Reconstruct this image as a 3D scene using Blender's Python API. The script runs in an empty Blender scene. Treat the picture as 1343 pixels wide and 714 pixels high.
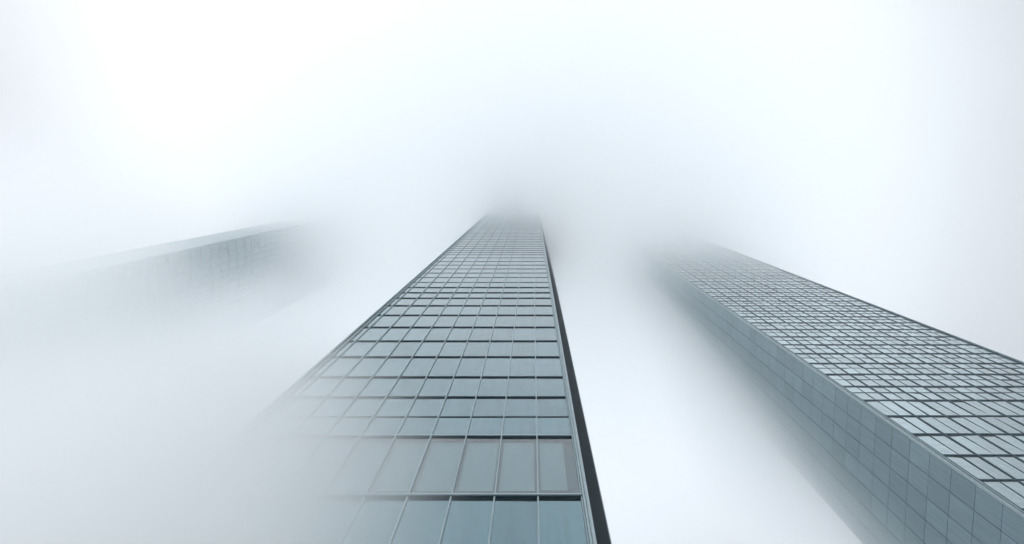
import bpy, bmesh, math, random
from mathutils import Vector, Matrix

random.seed(7)
S = bpy.context.scene
COL = S.collection

# ------------------------------------------------------------------ camera
FOC = 1000.0                       # focal length in pixels of a 1343 px wide frame
PHI = math.atan(129.0 / FOC)       # the lens points this far off the zenith
EYE = 1.6
cam_d = bpy.data.cameras.new('camera')
cam_d.sensor_fit = 'HORIZONTAL'
cam_d.sensor_width = 36.0
cam_d.lens = 36.0 * FOC / 1343.0
cam_d.shift_x = -26.5 / 1343.0
cam_d.clip_start = 0.1
cam_d.clip_end = 5000
cam = bpy.data.objects.new('camera', cam_d)
COL.objects.link(cam)
cam.location = (0, 0, EYE)
cam.rotation_euler = (math.radians(180) - PHI, 0, 0)
S.camera = cam

# ------------------------------------------------------------------ sky, sun, exposure
SUN_EL, SUN_AZ = 48.0, 205.0       # behind the camera, lost in the overcast
w = bpy.data.worlds.new('World')
S.world = w
w.use_nodes = True
nt = w.node_tree
nt.nodes.clear()
out = nt.nodes.new('ShaderNodeOutputWorld')
bg = nt.nodes.new('ShaderNodeBackground')
sky = nt.nodes.new('ShaderNodeTexSky')
sky.sky_type = 'NISHITA'
sky.sun_disc = False
sky.sun_elevation = math.radians(SUN_EL)
sky.sun_rotation = math.radians(SUN_AZ)
sky.air_density = 1.0
sky.dust_density = 3.0
sky.ozone_density = 1.0
hs = nt.nodes.new('ShaderNodeHueSaturation')
hs.inputs['Saturation'].default_value = 0.35
nt.links.new(sky.outputs[0], hs.inputs['Color'])
veil = nt.nodes.new('ShaderNodeMix')        # high overcast evens the sky out
veil.data_type = 'RGBA'
veil.inputs['Factor'].default_value = 0.88
wtc = nt.nodes.new('ShaderNodeTexCoord')
wsp = nt.nodes.new('ShaderNodeSeparateXYZ')
nt.links.new(wtc.outputs['Generated'], wsp.inputs[0])
wmr = nt.nodes.new('ShaderNodeMapRange')     # thin overcast, brighter towards the horizon
wmr.inputs['From Min'].default_value = 0.0
wmr.inputs['From Max'].default_value = 0.72
wmr.inputs['To Min'].default_value = 3.0
wmr.inputs['To Max'].default_value = 0.97
nt.links.new(wsp.outputs['Z'], wmr.inputs['Value'])
wvm = nt.nodes.new('ShaderNodeVectorMath')
wvm.operation = 'SCALE'
wvm.inputs[0].default_value = (3.00, 3.20, 3.42)
nt.links.new(wmr.outputs[0], wvm.inputs['Scale'])
nt.links.new(wvm.outputs[0], veil.inputs['B'])
nt.links.new(hs.outputs[0], veil.inputs['A'])
nt.links.new(veil.outputs['Result'], bg.inputs['Color'])
bg.inputs['Strength'].default_value = 0.15
nt.links.new(bg.outputs[0], out.inputs['Surface'])

sun_d = bpy.data.lights.new('sun', 'SUN')
sun_d.energy = 0.5
sun_d.angle = math.radians(60)
sun_d.color = (1.0, 0.97, 0.93)
sun = bpy.data.objects.new('sun', sun_d)
COL.objects.link(sun)
az = math.radians(SUN_AZ)
el = math.radians(SUN_EL)
to_sun = Vector((math.sin(az) * math.cos(el), math.cos(az) * math.cos(el), math.sin(el)))
sun.rotation_euler = to_sun.to_track_quat('Z', 'Y').to_euler()
sun.location = (0, 0, 400)

S.view_settings.view_transform = 'Standard'
S.view_settings.look = 'None'
S.view_settings.gamma = 1
S.view_settings.exposure = 0.38
cy = S.cycles
cy.max_bounces = 26
cy.volume_bounces = 24
cy.diffuse_bounces = 4
cy.glossy_bounces = 4
cy.transparent_max_bounces = 12
cy.volume_step_rate = 0.6
cy.volume_max_steps = 128
cy.use_denoising = True
cy.sample_clamp_indirect = 0

# ------------------------------------------------------------------ materials
def mat(name, color, rough=0.5, metal=0.0, spec=0.5, ior=1.5, vary=0.0, noise=0.0, nscale=1.0, bump=0.0, bscale=1.0, streak=0.0, tint=(1, 1, 1)):
    m = bpy.data.materials.new(name)
    m.use_nodes = True
    t = m.node_tree
    b = t.nodes['Principled BSDF']
    b.inputs['Roughness'].default_value = rough
    b.inputs['Metallic'].default_value = metal
    b.inputs['Specular IOR Level'].default_value = spec
    b.inputs['IOR'].default_value = ior
    b.inputs['Specular Tint'].default_value = (*tint, 1)
    rgb = t.nodes.new('ShaderNodeRGB')
    rgb.outputs[0].default_value = (*color, 1)
    col = rgb.outputs[0]
    def mul(col, val):
        mx = t.nodes.new('ShaderNodeMix')
        mx.data_type = 'RGBA'
        mx.blend_type = 'MULTIPLY'
        mx.inputs['Factor'].default_value = 1
        t.links.new(col, mx.inputs['A'])
        cb = t.nodes.new('ShaderNodeCombineColor')
        for k in range(3):
            t.links.new(val, cb.inputs[k])
        t.links.new(cb.outputs[0], mx.inputs['B'])
        return mx.outputs['Result']
    def rng(src, lo, hi, f0=0.0, f1=1.0):
        r = t.nodes.new('ShaderNodeMapRange')
        r.inputs['From Min'].default_value = f0
        r.inputs['From Max'].default_value = f1
        r.inputs['To Min'].default_value = lo
        r.inputs['To Max'].default_value = hi
        t.links.new(src, r.inputs['Value'])
        return r.outputs[0]
    if vary:
        # each pane of glass its own tone: a value stored on the mesh, one for each pane
        at = t.nodes.new('ShaderNodeAttribute')
        at.attribute_name = 'tone'
        col = mul(col, rng(at.outputs['Fac'], 1 - vary, 1 + vary))
    tc = t.nodes.new('ShaderNodeTexCoord')
    if noise:
        n = t.nodes.new('ShaderNodeTexNoise')
        n.inputs['Scale'].default_value = nscale
        n.inputs['Detail'].default_value = 4
        t.links.new(tc.outputs['Object'], n.inputs['Vector'])
        col = mul(col, rng(n.outputs['Fac'], 1 - noise, 1 + noise, 0.3, 0.7))
    if streak:
        mp = t.nodes.new('ShaderNodeMapping')
        mp.inputs['Scale'].default_value = (5, 5, 0.25)
        t.links.new(tc.outputs['Object'], mp.inputs['Vector'])
        n = t.nodes.new('ShaderNodeTexNoise')
        n.inputs['Scale'].default_value = 1
        n.inputs['Detail'].default_value = 3
        t.links.new(mp.outputs[0], n.inputs['Vector'])
        col = mul(col, rng(n.outputs['Fac'], 1 - streak, 1 + streak, 0.3, 0.7))
    if bump:
        n = t.nodes.new('ShaderNodeTexNoise')
        n.inputs['Scale'].default_value = bscale
        n.inputs['Detail'].default_value = 1
        t.links.new(tc.outputs['Object'], n.inputs['Vector'])
        bp = t.nodes.new('ShaderNodeBump')
        bp.inputs['Strength'].default_value = 1.0
        bp.inputs['Distance'].default_value = bump
        t.links.new(n.outputs['Fac'], bp.inputs['Height'])
        t.links.new(bp.outputs[0], b.inputs['Normal'])
    t.links.new(col, b.inputs['Base Color'])
    return m

def clear_glass(name, tint, ior):
    m = bpy.data.materials.new(name)
    m.use_nodes = True
    t = m.node_tree
    t.nodes.clear()
    o = t.nodes.new('ShaderNodeOutputMaterial')
    mx = t.nodes.new('ShaderNodeMixShader')
    fr = t.nodes.new('ShaderNodeFresnel')
    fr.inputs['IOR'].default_value = ior
    tr = t.nodes.new('ShaderNodeBsdfTransparent')
    tr.inputs['Color'].default_value = (*tint, 1)
    gl = t.nodes.new('ShaderNodeBsdfGlossy')
    gl.inputs['Color'].default_value = (0.9, 0.95, 0.97, 1)
    gl.inputs['Roughness'].default_value = 0.04
    ge = t.nodes.new('ShaderNodeNewGeometry')      # reflect on the outer side of the sheet only
    sb = t.nodes.new('ShaderNodeMath')
    sb.operation = 'SUBTRACT'
    sb.use_clamp = True
    t.links.new(fr.outputs[0], sb.inputs[0])
    t.links.new(ge.outputs['Backfacing'], sb.inputs[1])
    t.links.new(sb.outputs[0], mx.inputs[0])
    t.links.new(tr.outputs[0], mx.inputs[1])
    t.links.new(gl.outputs[0], mx.inputs[2])
    t.links.new(mx.outputs[0], o.inputs['Surface'])
    return m

M = {}
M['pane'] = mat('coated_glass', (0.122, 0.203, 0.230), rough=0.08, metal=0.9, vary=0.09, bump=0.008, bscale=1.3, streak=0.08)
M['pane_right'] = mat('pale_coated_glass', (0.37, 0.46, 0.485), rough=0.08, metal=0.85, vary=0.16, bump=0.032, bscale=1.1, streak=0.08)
M['clear'] = clear_glass('clear_glass', (0.72, 0.80, 0.82), 1.9)
M['alu'] = mat('grey_aluminium', (0.23, 0.305, 0.33), rough=0.45, metal=0.3, noise=0.08, nscale=2)
M['alu_dark'] = mat('charcoal_and_shade_aluminium', (0.005, 0.034, 0.050), rough=0.6, spec=0.25, noise=0.1, nscale=2)  # dark metal; on the middle tower's transoms it paints underside shade
M['alu_light'] = mat('pale_aluminium', (0.26, 0.33, 0.355), rough=0.4, metal=0.2, noise=0.08, nscale=2)
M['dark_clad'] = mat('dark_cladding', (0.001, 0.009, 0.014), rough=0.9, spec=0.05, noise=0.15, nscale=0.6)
M['body'] = mat('tower_body', (0.05, 0.08, 0.09), rough=0.8)
M['panel'] = mat('glass_cladding', (0.12, 0.182, 0.205), rough=0.28, metal=0.4, tint=(0.8, 0.95, 1.0), ior=1.5, vary=0.14, streak=0.13)
M['interior'] = mat('interior_wall', (0.12, 0.2, 0.22), rough=0.9)
M['blind'] = mat('blind_fabric', (0.33, 0.385, 0.395), rough=0.9, noise=0.05, nscale=3)
M['ground'] = mat('plaza_paving', (0.45, 0.46, 0.47), rough=0.85, noise=0.2, nscale=0.4)

# ------------------------------------------------------------------ mesh helpers
class MB:
    def __init__(self):
        self.v, self.f, self.t = [], [], []
    def hexa(self, pts, tone=0.5):
        k = len(self.v)
        self.v += [tuple(p) for p in pts]
        for q in ((0, 3, 2, 1), (4, 5, 6, 7), (0, 1, 5, 4), (1, 2, 6, 5), (2, 3, 7, 6), (3, 0, 4, 7)):
            self.f.append([k + i for i in q])
            self.t.append(tone)
    def prism(self, poly, z0, z1, tone=0.5):
        k, n = len(self.v), len(poly)
        self.v += [(x, y, z0) for x, y in poly] + [(x, y, z1) for x, y in poly]
        self.f.append([k + i for i in range(n)][::-1])
        self.f.append([k + n + i for i in range(n)])
        for i in range(n):
            j = (i + 1) % n
            self.f.append([k + i, k + j, k + n + j, k + n + i])
        self.t += [tone] * (n + 2)
    def build(self, name, material, parent=None, bevel=0.0):
        me = bpy.data.meshes.new(name)
        me.from_pydata(self.v, [], self.f)
        bm = bmesh.new()
        bm.from_mesh(me)
        bmesh.ops.recalc_face_normals(bm, faces=bm.faces)
        bm.to_mesh(me)
        bm.free()
        a = me.attributes.new('tone', 'FLOAT', 'FACE')
        for i, tv in enumerate(self.t):
            a.data[i].value = tv
        me.materials.append(material)
        o = bpy.data.objects.new(name, me)
        COL.objects.link(o)
        if parent:
            o.parent = parent
        if bevel:
            b = o.modifiers.new('bevel', 'BEVEL')
            b.width = bevel
            b.segments = 2
        return o

def empty(name, loc, label, cat, group=None):
    o = bpy.data.objects.new(name, None)
    COL.objects.link(o)
    o.location = loc
    o['label'] = label
    o['category'] = cat
    if group:
        o['group'] = group
    return o

def project(p):
    """Pixel of a world point in the 1343 x 714 photograph."""
    x, y, z = p[0], p[1], p[2] - EYE
    zc = z * math.cos(PHI) + y * math.sin(PHI)
    yd = y * math.cos(PHI) - z * math.sin(PHI)
    if zc < 0.1:
        return None
    return 698 + FOC * x / zc, 357 + FOC * yd / zc

def area(pts):
    q = [project(p) for p in pts]
    if any(p is None for p in q):
        return 0
    cx, cyy = sum(p[0] for p in q) / 4, sum(p[1] for p in q) / 4
    if not (-25 < cx < 1370 and -25 < cyy < 740):
        return 0
    return abs(sum(q[i][0] * q[(i + 1) % 4][1] - q[(i + 1) % 4][0] * q[i][1] for i in range(4))) / 2

class Face:
    """One facade plane: u runs along it, z up, d out of it. Coordinates are local to root."""
    def __init__(self, root, o, t, n):
        self.root, self.o, self.t, self.n = root, Vector(o), Vector(t).normalized(), Vector(n).normalized()
    def p(self, u, z, d):
        q = self.o + self.t * u + self.n * d
        return Vector((q.x, q.y, z))
    def box(self, mb, u0, u1, z0, z1, d0, d1, tone=0.5, tilt=(0, 0)):
        uc, zc = (u0 + u1) / 2, (z0 + z1) / 2
        def q(u, z, d):
            return self.p(u, z, d + tilt[0] * (u - uc) + tilt[1] * (z - zc))
        mb.hexa([q(u0, z0, d0), q(u1, z0, d0), q(u1, z0, d1), q(u0, z0, d1),
                 q(u0, z1, d0), q(u1, z1, d0), q(u1, z1, d1), q(u0, z1, d1)], tone)
    def screen(self, u0, u1, z0, z1):
        r = self.root.location
        return area([self.p(u0, z0, 0) + r, self.p(u1, z0, 0) + r, self.p(u1, z1, 0) + r, self.p(u0, z1, 0) + r])

def tile(face_cells, name, rest_name, material, root, limit=100, d0=0.0, d1=0.03, gap=0.02, tilt=0.003, special=None):
    """face_cells: (face, u0, u1, z0, z1). The cells that show largest become parts of their own, the rest one part."""
    cells = sorted(face_cells, key=lambda c: -c[0].screen(*c[1:5]))
    rest = MB()
    for i, c in enumerate(cells):
        fc, u0, u1, z0, z1 = c
        tone = random.random()
        tl = (random.gauss(0, tilt), random.gauss(0, tilt * 0.6))
        own = i < limit and fc.screen(u0, u1, z0, z1) > 3
        mb = MB() if own else rest
        fc.box(mb, u0 + gap, u1 - gap, z0 + gap, z1 - gap, d0, d1, tone, tl)
        if own:
            mt = special(c) if special else None
            mb.build(name, mt or material, root)
    if rest.f:
        o = rest.build(rest_name, material, root)
        o['kind'] = 'stuff'

# ------------------------------------------------------------------ ground and haze
g = MB()
g.prism([(-250, -250), (250, -250), (250, 250), (-250, 250)], -0.5, 0.0)
gr = g.build('ground', M['ground'])
gr['kind'] = 'structure'
gr['label'] = 'grey paved plaza at the foot of the towers'
gr['category'] = 'ground'

def volume_mat(name, color, density, aniso):
    m = bpy.data.materials.new(name)
    m.use_nodes = True
    t = m.node_tree
    t.nodes.clear()
    o = t.nodes.new('ShaderNodeOutputMaterial')
    v = t.nodes.new('ShaderNodeVolumePrincipled')
    v.inputs['Color'].default_value = (*color, 1)
    v.inputs['Density'].default_value = density
    v.inputs['Anisotropy'].default_value = aniso
    t.links.new(v.outputs[0], o.inputs['Volume'])
    return m, t, v

FOGC = (0.996, 0.999, 1.0)
ANISO = 0.72
h = MB()
h.prism([(-260, -260), (260, -260), (260, 260), (-260, 260)], -1.5, 286.0)
hm, _, _ = volume_mat('haze_air', FOGC, 0.0009, ANISO)
hz = h.build('haze', hm)
hz['kind'] = 'stuff'
hz['label'] = 'even pale haze filling the air between the towers'
hz['category'] = 'haze'

def fog_bank(label, centre, radii, density, rough=0.6, nscale=1.6, rot=(0, 0, 0), seed=0.0, step=None):
    """A drifting bank of fog: an ellipsoid whose density falls softly to nothing at its rim."""
    bm = bmesh.new()
    bmesh.ops.create_icosphere(bm, subdivisions=3, radius=1.0)
    me = bpy.data.meshes.new('fog_bank')
    bm.to_mesh(me)
    bm.free()
    o = bpy.data.objects.new('fog_bank', me)
    COL.objects.link(o)
    o.location, o.scale, o.rotation_euler = centre, radii, rot
    m, t, v = volume_mat('fog', FOGC, density, ANISO)
    tc = t.nodes.new('ShaderNodeTexCoord')
    ln = t.nodes.new('ShaderNodeVectorMath')
    ln.operation = 'LENGTH'
    t.links.new(tc.outputs['Object'], ln.inputs[0])
    mr = t.nodes.new('ShaderNodeMapRange')
    mr.interpolation_type = 'SMOOTHERSTEP'
    mr.inputs['From Min'].default_value = 0.98
    mr.inputs['From Max'].default_value = 0.0
    t.links.new(ln.outputs['Value'], mr.inputs['Value'])
    ad = t.nodes.new('ShaderNodeVectorMath')
    ad.inputs[1].default_value = (seed, seed * 1.7, seed * 0.6)
    t.links.new(tc.outputs['Object'], ad.inputs[0])
    n = t.nodes.new('ShaderNodeTexNoise')
    n.inputs['Scale'].default_value = nscale
    n.inputs['Detail'].default_value = 4
    t.links.new(ad.outputs[0], n.inputs['Vector'])
    nr = t.nodes.new('ShaderNodeMapRange')
    nr.inputs['From Min'].default_value = 0.3
    nr.inputs['From Max'].default_value = 0.7
    nr.inputs['To Min'].default_value = 1 - rough
    nr.inputs['To Max'].default_value = 1 + rough
    t.links.new(n.outputs['Fac'], nr.inputs['Value'])
    a = t.nodes.new('ShaderNodeMath')
    a.operation = 'MULTIPLY'
    t.links.new(mr.outputs[0], a.inputs[0])
    t.links.new(nr.outputs[0], a.inputs[1])
    b = t.nodes.new('ShaderNodeMath')
    b.operation = 'MULTIPLY'
    t.links.new(a.outputs[0], b.inputs[0])
    b.inputs[1].default_value = density
    t.links.new(b.outputs[0], v.inputs['Density'])
    me.materials.append(m)
    o['kind'] = 'stuff'
    o['label'] = label
    o['category'] = 'fog'
    return o

fog_bank('dense white fog swallowing the lower left of the middle tower', (-8.0, 6.9, 8.5), (8.4, 5.4, 22.5), 0.92, rough=0.4, seed=3)
fog_bank('fog drifting along the smooth side of the right tower', (25.4, 32.2, 118.0), (7.4, 12.6, 125.0), 0.4, rough=0.35, seed=5)
fog_bank('tall fog bank veiling the inner face of the left tower', (-45.0, 24.5, 68.0), (13.0, 18.5, 112.0), 0.145, rough=0.4, seed=8)
fog_bank('low fog bank hiding the foot of the left tower', (-45.0, 8.0, 42.0), (13.0, 18.0, 82.0), 0.16, rough=0.4, seed=12)

# low cloud that the tower tops run into: density grows with height
c = MB()
c.prism([(-125, -125), (125, -125), (125, 125), (-125, 125)], 70.0, 283.0)
cm, ct, cv = volume_mat('cloud_base', FOGC, 0.0, ANISO)
geo = ct.nodes.new('ShaderNodeTexCoord')
sp = ct.nodes.new('ShaderNodeSeparateXYZ')
ct.links.new(geo.outputs['Object'], sp.inputs[0])
n = ct.nodes.new('ShaderNodeTexNoise')
n.inputs['Scale'].default_value = 0.018
n.inputs['Detail'].default_value = 2
ct.links.new(geo.outputs['Object'], n.inputs['Vector'])
ma = ct.nodes.new('ShaderNodeMath')
ma.operation = 'MULTIPLY_ADD'
ct.links.new(n.outputs['Fac'], ma.inputs[0])
ma.inputs[1].default_value = 50.0
ct.links.new(sp.outputs['Z'], ma.inputs[2])
mr = ct.nodes.new('ShaderNodeMapRange')
mr.interpolation_type = 'SMOOTHSTEP'
mr.inputs['From Min'].default_value = 106.0
mr.inputs['From Max'].default_value = 262.0
mr.inputs['To Min'].default_value = 0.0
mr.inputs['To Max'].default_value = 0.063
ab = ct.nodes.new('ShaderNodeMath')          # the cloud hangs lowest over the middle tower
ab.operation = 'ABSOLUTE'
ct.links.new(sp.outputs['X'], ab.inputs[0])
mb2 = ct.nodes.new('ShaderNodeMath')
mb2.operation = 'MULTIPLY_ADD'
mn = ct.nodes.new('ShaderNodeMath')
mn.operation = 'MINIMUM'
mn.inputs[1].default_value = 60.0
ct.links.new(ab.outputs[0], mn.inputs[0])
ct.links.new(mn.outputs[0], mb2.inputs[0])
mb2.inputs[1].default_value = -0.4
ct.links.new(ma.outputs[0], mb2.inputs[2])
ct.links.new(mb2.outputs[0], mr.inputs['Value'])
hx = ct.nodes.new('ShaderNodeVectorMath')     # and thins out softly towards its rim
hx.operation = 'MULTIPLY'
hx.inputs[1].default_value = (1, 1, 0)
ct.links.new(geo.outputs['Object'], hx.inputs[0])
hl = ct.nodes.new('ShaderNodeVectorMath')
hl.operation = 'LENGTH'
ct.links.new(hx.outputs[0], hl.inputs[0])
hr = ct.nodes.new('ShaderNodeMapRange')
hr.interpolation_type = 'SMOOTHSTEP'
hr.inputs['From Min'].default_value = 132.0
hr.inputs['From Max'].default_value = 80.0
ct.links.new(hl.outputs['Value'], hr.inputs['Value'])
hm2 = ct.nodes.new('ShaderNodeMath')
hm2.operation = 'MULTIPLY'
ct.links.new(mr.outputs[0], hm2.inputs[0])
ct.links.new(hr.outputs[0], hm2.inputs[1])
ct.links.new(hm2.outputs[0], cv.inputs['Density'])
cl = c.build('low_cloud', cm)
cl['kind'] = 'stuff'
cl['label'] = 'low cloud base swallowing the tops of the towers'
cl['category'] = 'cloud'

# ------------------------------------------------------------------ middle tower
D = 10.0
def z_of(y):                       # height on the middle facade of a row seen at pixel y
    dy = y - 357.0
    return EYE + D * (FOC * math.cos(PHI) - dy * math.sin(PHI)) / (FOC * math.sin(PHI) + dy * math.cos(PHI))

TOP = 276.0
mid = empty('office_tower', (-4.6, D, 0), 'middle glass tower seen head on with square panes and a dark side return', 'tower', 'glass office towers rising into the fog')
FRONT = Face(mid, (4.6, 0, 0), (1, 0, 0), (0, -1, 0))      # u equals world x here
PITCH = 1.35
cols = [1.53 - PITCH * k for k in range(10)][::-1]          # -10.62 .. 1.53
U0, U1 = -11.33, 1.75
rows = [z_of(y) for y in (653.8, 573.9, 547.4, 522, 495.5, 469, 448.1, 429.9, 414.1, 401.5, 391.6, 384.4, 377.5, 370.8, 364.4,
                          358.5, 353.1, 348.1, 343.4, 338.5, 334.5, 331.6, 328.9, 326.3, 323.8, 321.4, 318.9, 316.7, 314.5, 312.3)]
z = rows[0]
while z - 5.5 > 0.3:
    z -= 5.5
    rows.insert(0, z)
heavy = [round(z_of(653.8), 3)]
thin = [round(z_of(547.4), 3)]
tall = [(z_of(653.8), z_of(573.9))]
while rows[-1] + 2.95 < TOP - 1:
    rows.append(rows[-1] + 2.95)
nlow = sum(1 for r in rows if r < 22.0)

# body behind the glass (local coordinates: subtract mid.location)
def loc(root, poly):
    return [(x - root.location.x, y - root.location.y) for x, y in poly]
SIDE_B = (4.35, 20.3)
b = MB()
b.prism(loc(mid, [(U0 + 0.05, D + 0.5), (U1 - 0.12, D + 0.5), (SIDE_B[0] - 0.2, SIDE_B[1] - 0.05), (U0 + 0.05, SIDE_B[1] - 0.05)]), 0, TOP - 0.5)
b.build('wall', M['interior'], mid)
r_ = MB()
r_.prism(loc(mid, [(U0, D - 0.02), (U1, D - 0.02), (SIDE_B[0] + 0.06, SIDE_B[1]), (U0, SIDE_B[1])]), TOP - 0.4, TOP)
r_.build('roof', M['alu_dark'], mid)
# dark clad return on the right, splayed backwards
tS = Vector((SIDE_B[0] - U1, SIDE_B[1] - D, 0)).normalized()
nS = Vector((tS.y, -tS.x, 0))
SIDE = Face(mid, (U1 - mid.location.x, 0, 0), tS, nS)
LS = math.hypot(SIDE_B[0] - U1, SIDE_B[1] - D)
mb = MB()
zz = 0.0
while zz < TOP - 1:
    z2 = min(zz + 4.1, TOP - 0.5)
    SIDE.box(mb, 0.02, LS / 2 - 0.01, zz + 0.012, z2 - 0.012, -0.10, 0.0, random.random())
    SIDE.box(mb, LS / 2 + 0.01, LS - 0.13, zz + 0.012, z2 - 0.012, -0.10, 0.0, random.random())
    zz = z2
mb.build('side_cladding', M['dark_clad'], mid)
mb = MB()
SIDE.box(mb, LS - 0.13, LS, 0, TOP - 0.4, -0.12, 0.05)
mb.build('edge_trim', M['alu'], mid)
# corner trims: two slim profiles at the right end of the glass, a glazed strip between profiles at the left end
for (a0, a1, d0, d1, mt) in ((1.56, 1.625, 0.0, 0.16, 'alu'), (1.645, U1, 0.0, 0.10, 'alu_light')):
    mb = MB()
    FRONT.box(mb, a0, a1, 0, TOP - 0.4, d0, d1)
    mb.build('corner_trim', M[mt], mid, 0.008)
for (a0, a1, d0, d1, mt) in ((U0, U0 + 0.10, -0.4, 0.12, 'alu'), (U0 + 0.27, U0 + 0.33, 0.0, 0.10, 'alu')):
    mb = MB()
    FRONT.box(mb, a0, a1, 0, TOP - 0.4, d0, d1)
    mb.build('corner_trim', M[mt], mid, 0.008)

edges = [U0] + cols
cells = []
for i in range(len(rows) - 1):
    for j in range(len(edges) - 1):
        a0, a1 = edges[j], edges[j + 1]
        if j == 0:
            a0, a1 = U0 + 0.33, cols[0]
        cells.append((FRONT, a0, a1, rows[i], rows[i + 1]))
def mid_special(c):
    return M['clear'] if abs(c[3] - tall[0][0]) < 0.01 else None
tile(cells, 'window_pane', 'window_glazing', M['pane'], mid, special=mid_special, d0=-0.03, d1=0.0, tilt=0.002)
# roller blinds behind the tall row
for j in range(1, len(edges) - 1):
    a0, a1 = edges[j], edges[j + 1]
    mb = MB()
    short = 0.95 if j != len(edges) - 2 else 1.0
    FRONT.box(mb, a0 + 0.10, a1 - (0.10 if j != len(edges) - 2 else 0.38), tall[0][0] + short, tall[0][1] - 0.12, -0.20, -0.18)
    mb.build('roller_blind', M['blind'], mid)
for u in cols:
    mb = MB()
    FRONT.box(mb, u - 0.024, u + 0.024, 0, TOP - 0.4, 0.0, 0.075)
    mb.build('mullion', M['alu'], mid, 0.006)
for i, zr in enumerate(rows):
    mb = MB()
    if abs(zr - heavy[0]) < 0.01:
        hh, dd = 0.09, 0.09
    elif abs(zr - thin[0]) < 0.01:
        hh, dd = 0.05, 0.03
    elif zr > 70:
        hh, dd = 0.10, 0.034
    else:
        hh, dd = 0.08, 0.06
    FRONT.box(mb, U0 + 0.101, 1.559, zr - 0.01, zr + hh, 0.002, dd)
    mb.build('transom', M['alu_dark'], mid)  # dark colour stands in for the shade under the transom
    if abs(zr - heavy[0]) < 0.01 or abs(zr - tall[0][1]) < 0.01:
        mb = MB()
        FRONT.box(mb, U0 + 0.101, 1.559, zr + hh + 0.003, zr + hh + (0.17 if zr < 23 else 0.10), 0.002, dd - 0.004)
        mb.build('transom_lit_front', M['alu_light'], mid)  # lit front of the same transom, kept pale above its painted shade

# ------------------------------------------------------------------ right tower
RX, RY = 28.0, 19.4
RW, RD = 22.5, 11.7
rt = empty('office_tower', (RX + 8, RY + 5, 0), 'right glass tower with a dense dark grid of panes and a smooth panelled side', 'tower', 'glass office towers rising into the fog')
lx, ly = rt.location.x, rt.location.y
RF = Face(rt, (RX - lx, RY - ly, 0), (1, 0, 0), (0, -1, 0))
RL = Face(rt, (RX - lx, RY - ly, 0), (0, 1, 0), (-1, 0, 0))
RTOP = 262.0
b = MB()
b.prism(loc(rt, [(RX + 0.12, RY + 0.12), (RX + RW - 0.05, RY + 0.12), (RX + RW - 0.05, RY + RD), (RX + 0.12, RY + RD)]), 0, RTOP - 0.5)
b.build('wall', M['body'], rt)
r_ = MB()
r_.prism(loc(rt, [(RX, RY), (RX + RW, RY), (RX + RW, RY + RD), (RX, RY + RD)]), RTOP - 0.4, RTOP)
r_.build('roof', M['alu_dark'], rt)
FH = 4.31
z_first = EYE + 1.504 * RX
rrows = [z_first + FH * k for k in range(-10, 90)]
rrows = [q for q in rrows if 0 <= q < RTOP - 1]
NC = 18
CW = (RW - 0.5) / NC
rcols = [0.45 + CW * k for k in range(NC + 1)]
cells = []
trans = []
for i in range(len(rrows) - 1):
    z0, z1 = rrows[i], rrows[i + 1]
    trans.append((z0, True))
    split = z0 > EYE + 2.2 * RX
    if split:
        zm = z0 + FH * 0.56
        trans.append((zm, False))
    for j in range(NC):
        if split:
            cells.append((RF, rcols[j], rcols[j + 1], z0, zm))
            cells.append((RF, rcols[j], rcols[j + 1], zm, z1))
        else:
            cells.append((RF, rcols[j], rcols[j + 1], z0, z1))
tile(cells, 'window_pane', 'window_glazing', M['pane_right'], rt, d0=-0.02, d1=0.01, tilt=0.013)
for j, u in enumerate(rcols):
    mb = MB()
    major = j % 2 == 0
    RF.box(mb, u - (0.065 if major else 0.04), u + (0.065 if major else 0.04), 0, RTOP - 0.4, 0.01, 0.065 if major else 0.035)
    mb.build('mullion', M['alu_dark'], rt, 0.008)
up = MB()
for i, (zr, major) in enumerate(trans):
    mb = MB() if i < 95 else up
    RF.box(mb, 0.30, RW - 0.05, zr - 0.02, zr + (0.15 if major else 0.08), 0.01, 0.085 if major else 0.045)
    if i < 95:
        mb.build('transom', M['alu_dark'], rt)
if up.f:
    o = up.build('upper_transom', M['alu_dark'], rt)
    o['kind'] = 'stuff'
for (a0, a1, d0, d1, mt) in ((0.0, 0.16, -0.10, 0.08, 'alu_light'), (0.20, 0.29, -0.10, 0.14, 'alu')):
    mb = MB()
    RF.box(mb, a0, a1, 0, RTOP - 0.4, d0, d1)
    mb.build('corner_trim', M[mt], rt, 0.01)
mb = MB()
RF.box(mb, RW - 0.05, RW + 0.05, 0, RTOP - 0.4, -0.1, 0.2)
mb.build('edge_trim', M['alu'], rt, 0.01)
# smooth side: cladding panels with fine open joints
cells = []
PH, PW = 2.8, (RD - 0.1) / 7
nz = int((RTOP - 1) / PH)
for k in range(nz):
    for j in range(7):
        cells.append((RL, 0.1 + PW * j, 0.1 + PW * (j + 1), PH * k, PH * (k + 1)))
tile(cells, 'cladding_panel', 'upper_cladding', M['panel'], rt, d0=-0.11, d1=0.0, gap=0.022, tilt=0.0008)

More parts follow.
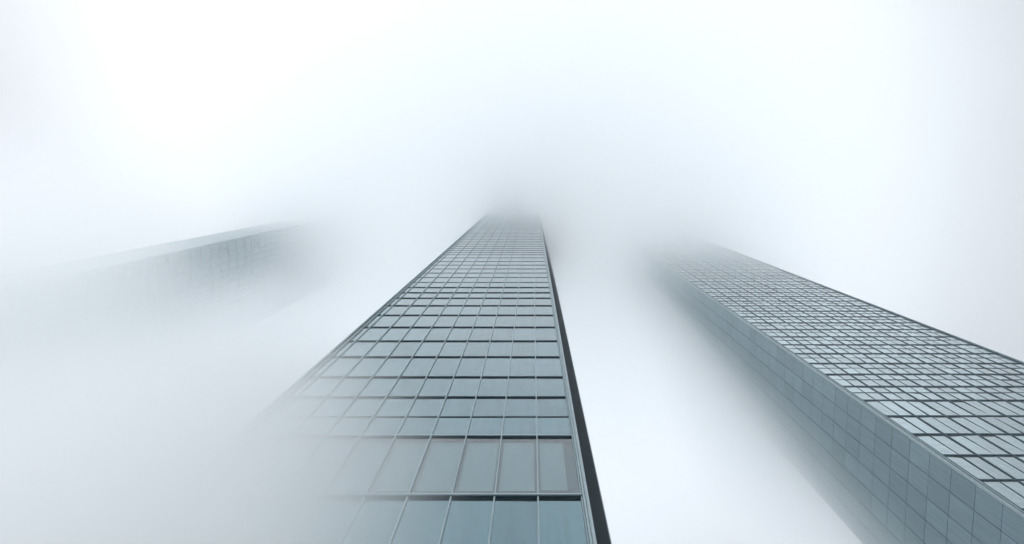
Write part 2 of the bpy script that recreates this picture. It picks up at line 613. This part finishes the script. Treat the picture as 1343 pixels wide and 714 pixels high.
# ------------------------------------------------------------------ left tower
LX, LY = -60.0, 13.0
LD, LW = 19.4, 9.2
lt = empty('office_tower', (LX - 4.5, LY + 9, 0), 'left tower almost lost in the fog, only a pale slanting face showing', 'tower', 'glass office towers rising into the fog')
lx, ly = lt.location.x, lt.location.y
LF = Face(lt, (LX - lx, LY - ly, 0), (0, 1, 0), (1, 0, 0))          # face towards the middle tower
LN = Face(lt, (LX - LW - lx, LY - ly, 0), (1, 0, 0), (0, -1, 0))    # narrow face towards the camera
LTOP = 262.0
b = MB()
b.prism(loc(lt, [(LX - 0.12, LY + 0.12), (LX - 0.12, LY + LD), (LX - LW, LY + LD), (LX - LW, LY + 0.12)]), 0, LTOP - 0.5)
b.build('wall', M['body'], lt)
r_ = MB()
r_.prism(loc(lt, [(LX, LY), (LX, LY + LD), (LX - LW, LY + LD), (LX - LW, LY)]), LTOP - 0.4, LTOP)
r_.build('roof', M['alu_dark'], lt)
lrows = [0.4 + 4.2 * k for k in range(62)]
cells = []
NL = 14
for i in range(61):
    for j in range(NL):
        cells.append((LF, 0.2 + (LD - 0.3) / NL * j, 0.2 + (LD - 0.3) / NL * (j + 1), lrows[i], lrows[i + 1]))
tile(cells, 'window_pane', 'window_glazing', M['pane'], lt, d0=-0.02, d1=0.01)
cells = []
for i in range(61):
    for j in range(6):
        cells.append((LN, 0.1 + (LW - 0.3) / 6 * j, 0.1 + (LW - 0.3) / 6 * (j + 1), lrows[i], lrows[i + 1]))
tile(cells, 'cladding_panel', 'upper_cladding', M['panel'], lt, d0=-0.02, d1=0.01)
for j in range(NL + 1):
    mb = MB()
    u = 0.2 + (LD - 0.3) / NL * j
    LF.box(mb, u - 0.035, u + 0.035, 0, LTOP - 0.4, 0.01, 0.10)
    mb.build('mullion', M['alu'], lt)
for zr in lrows:
    mb = MB()
    LF.box(mb, 0.1, LD, zr - 0.05, zr + 0.12, 0.01, 0.14)
    mb.build('transom', M['alu'], lt)
mb = MB()
LN.box(mb, LW - 0.18, LW + 0.02, 0, LTOP - 0.4, -0.15, 0.06)
mb.build('corner_trim', M['alu_light'], lt, 0.01)
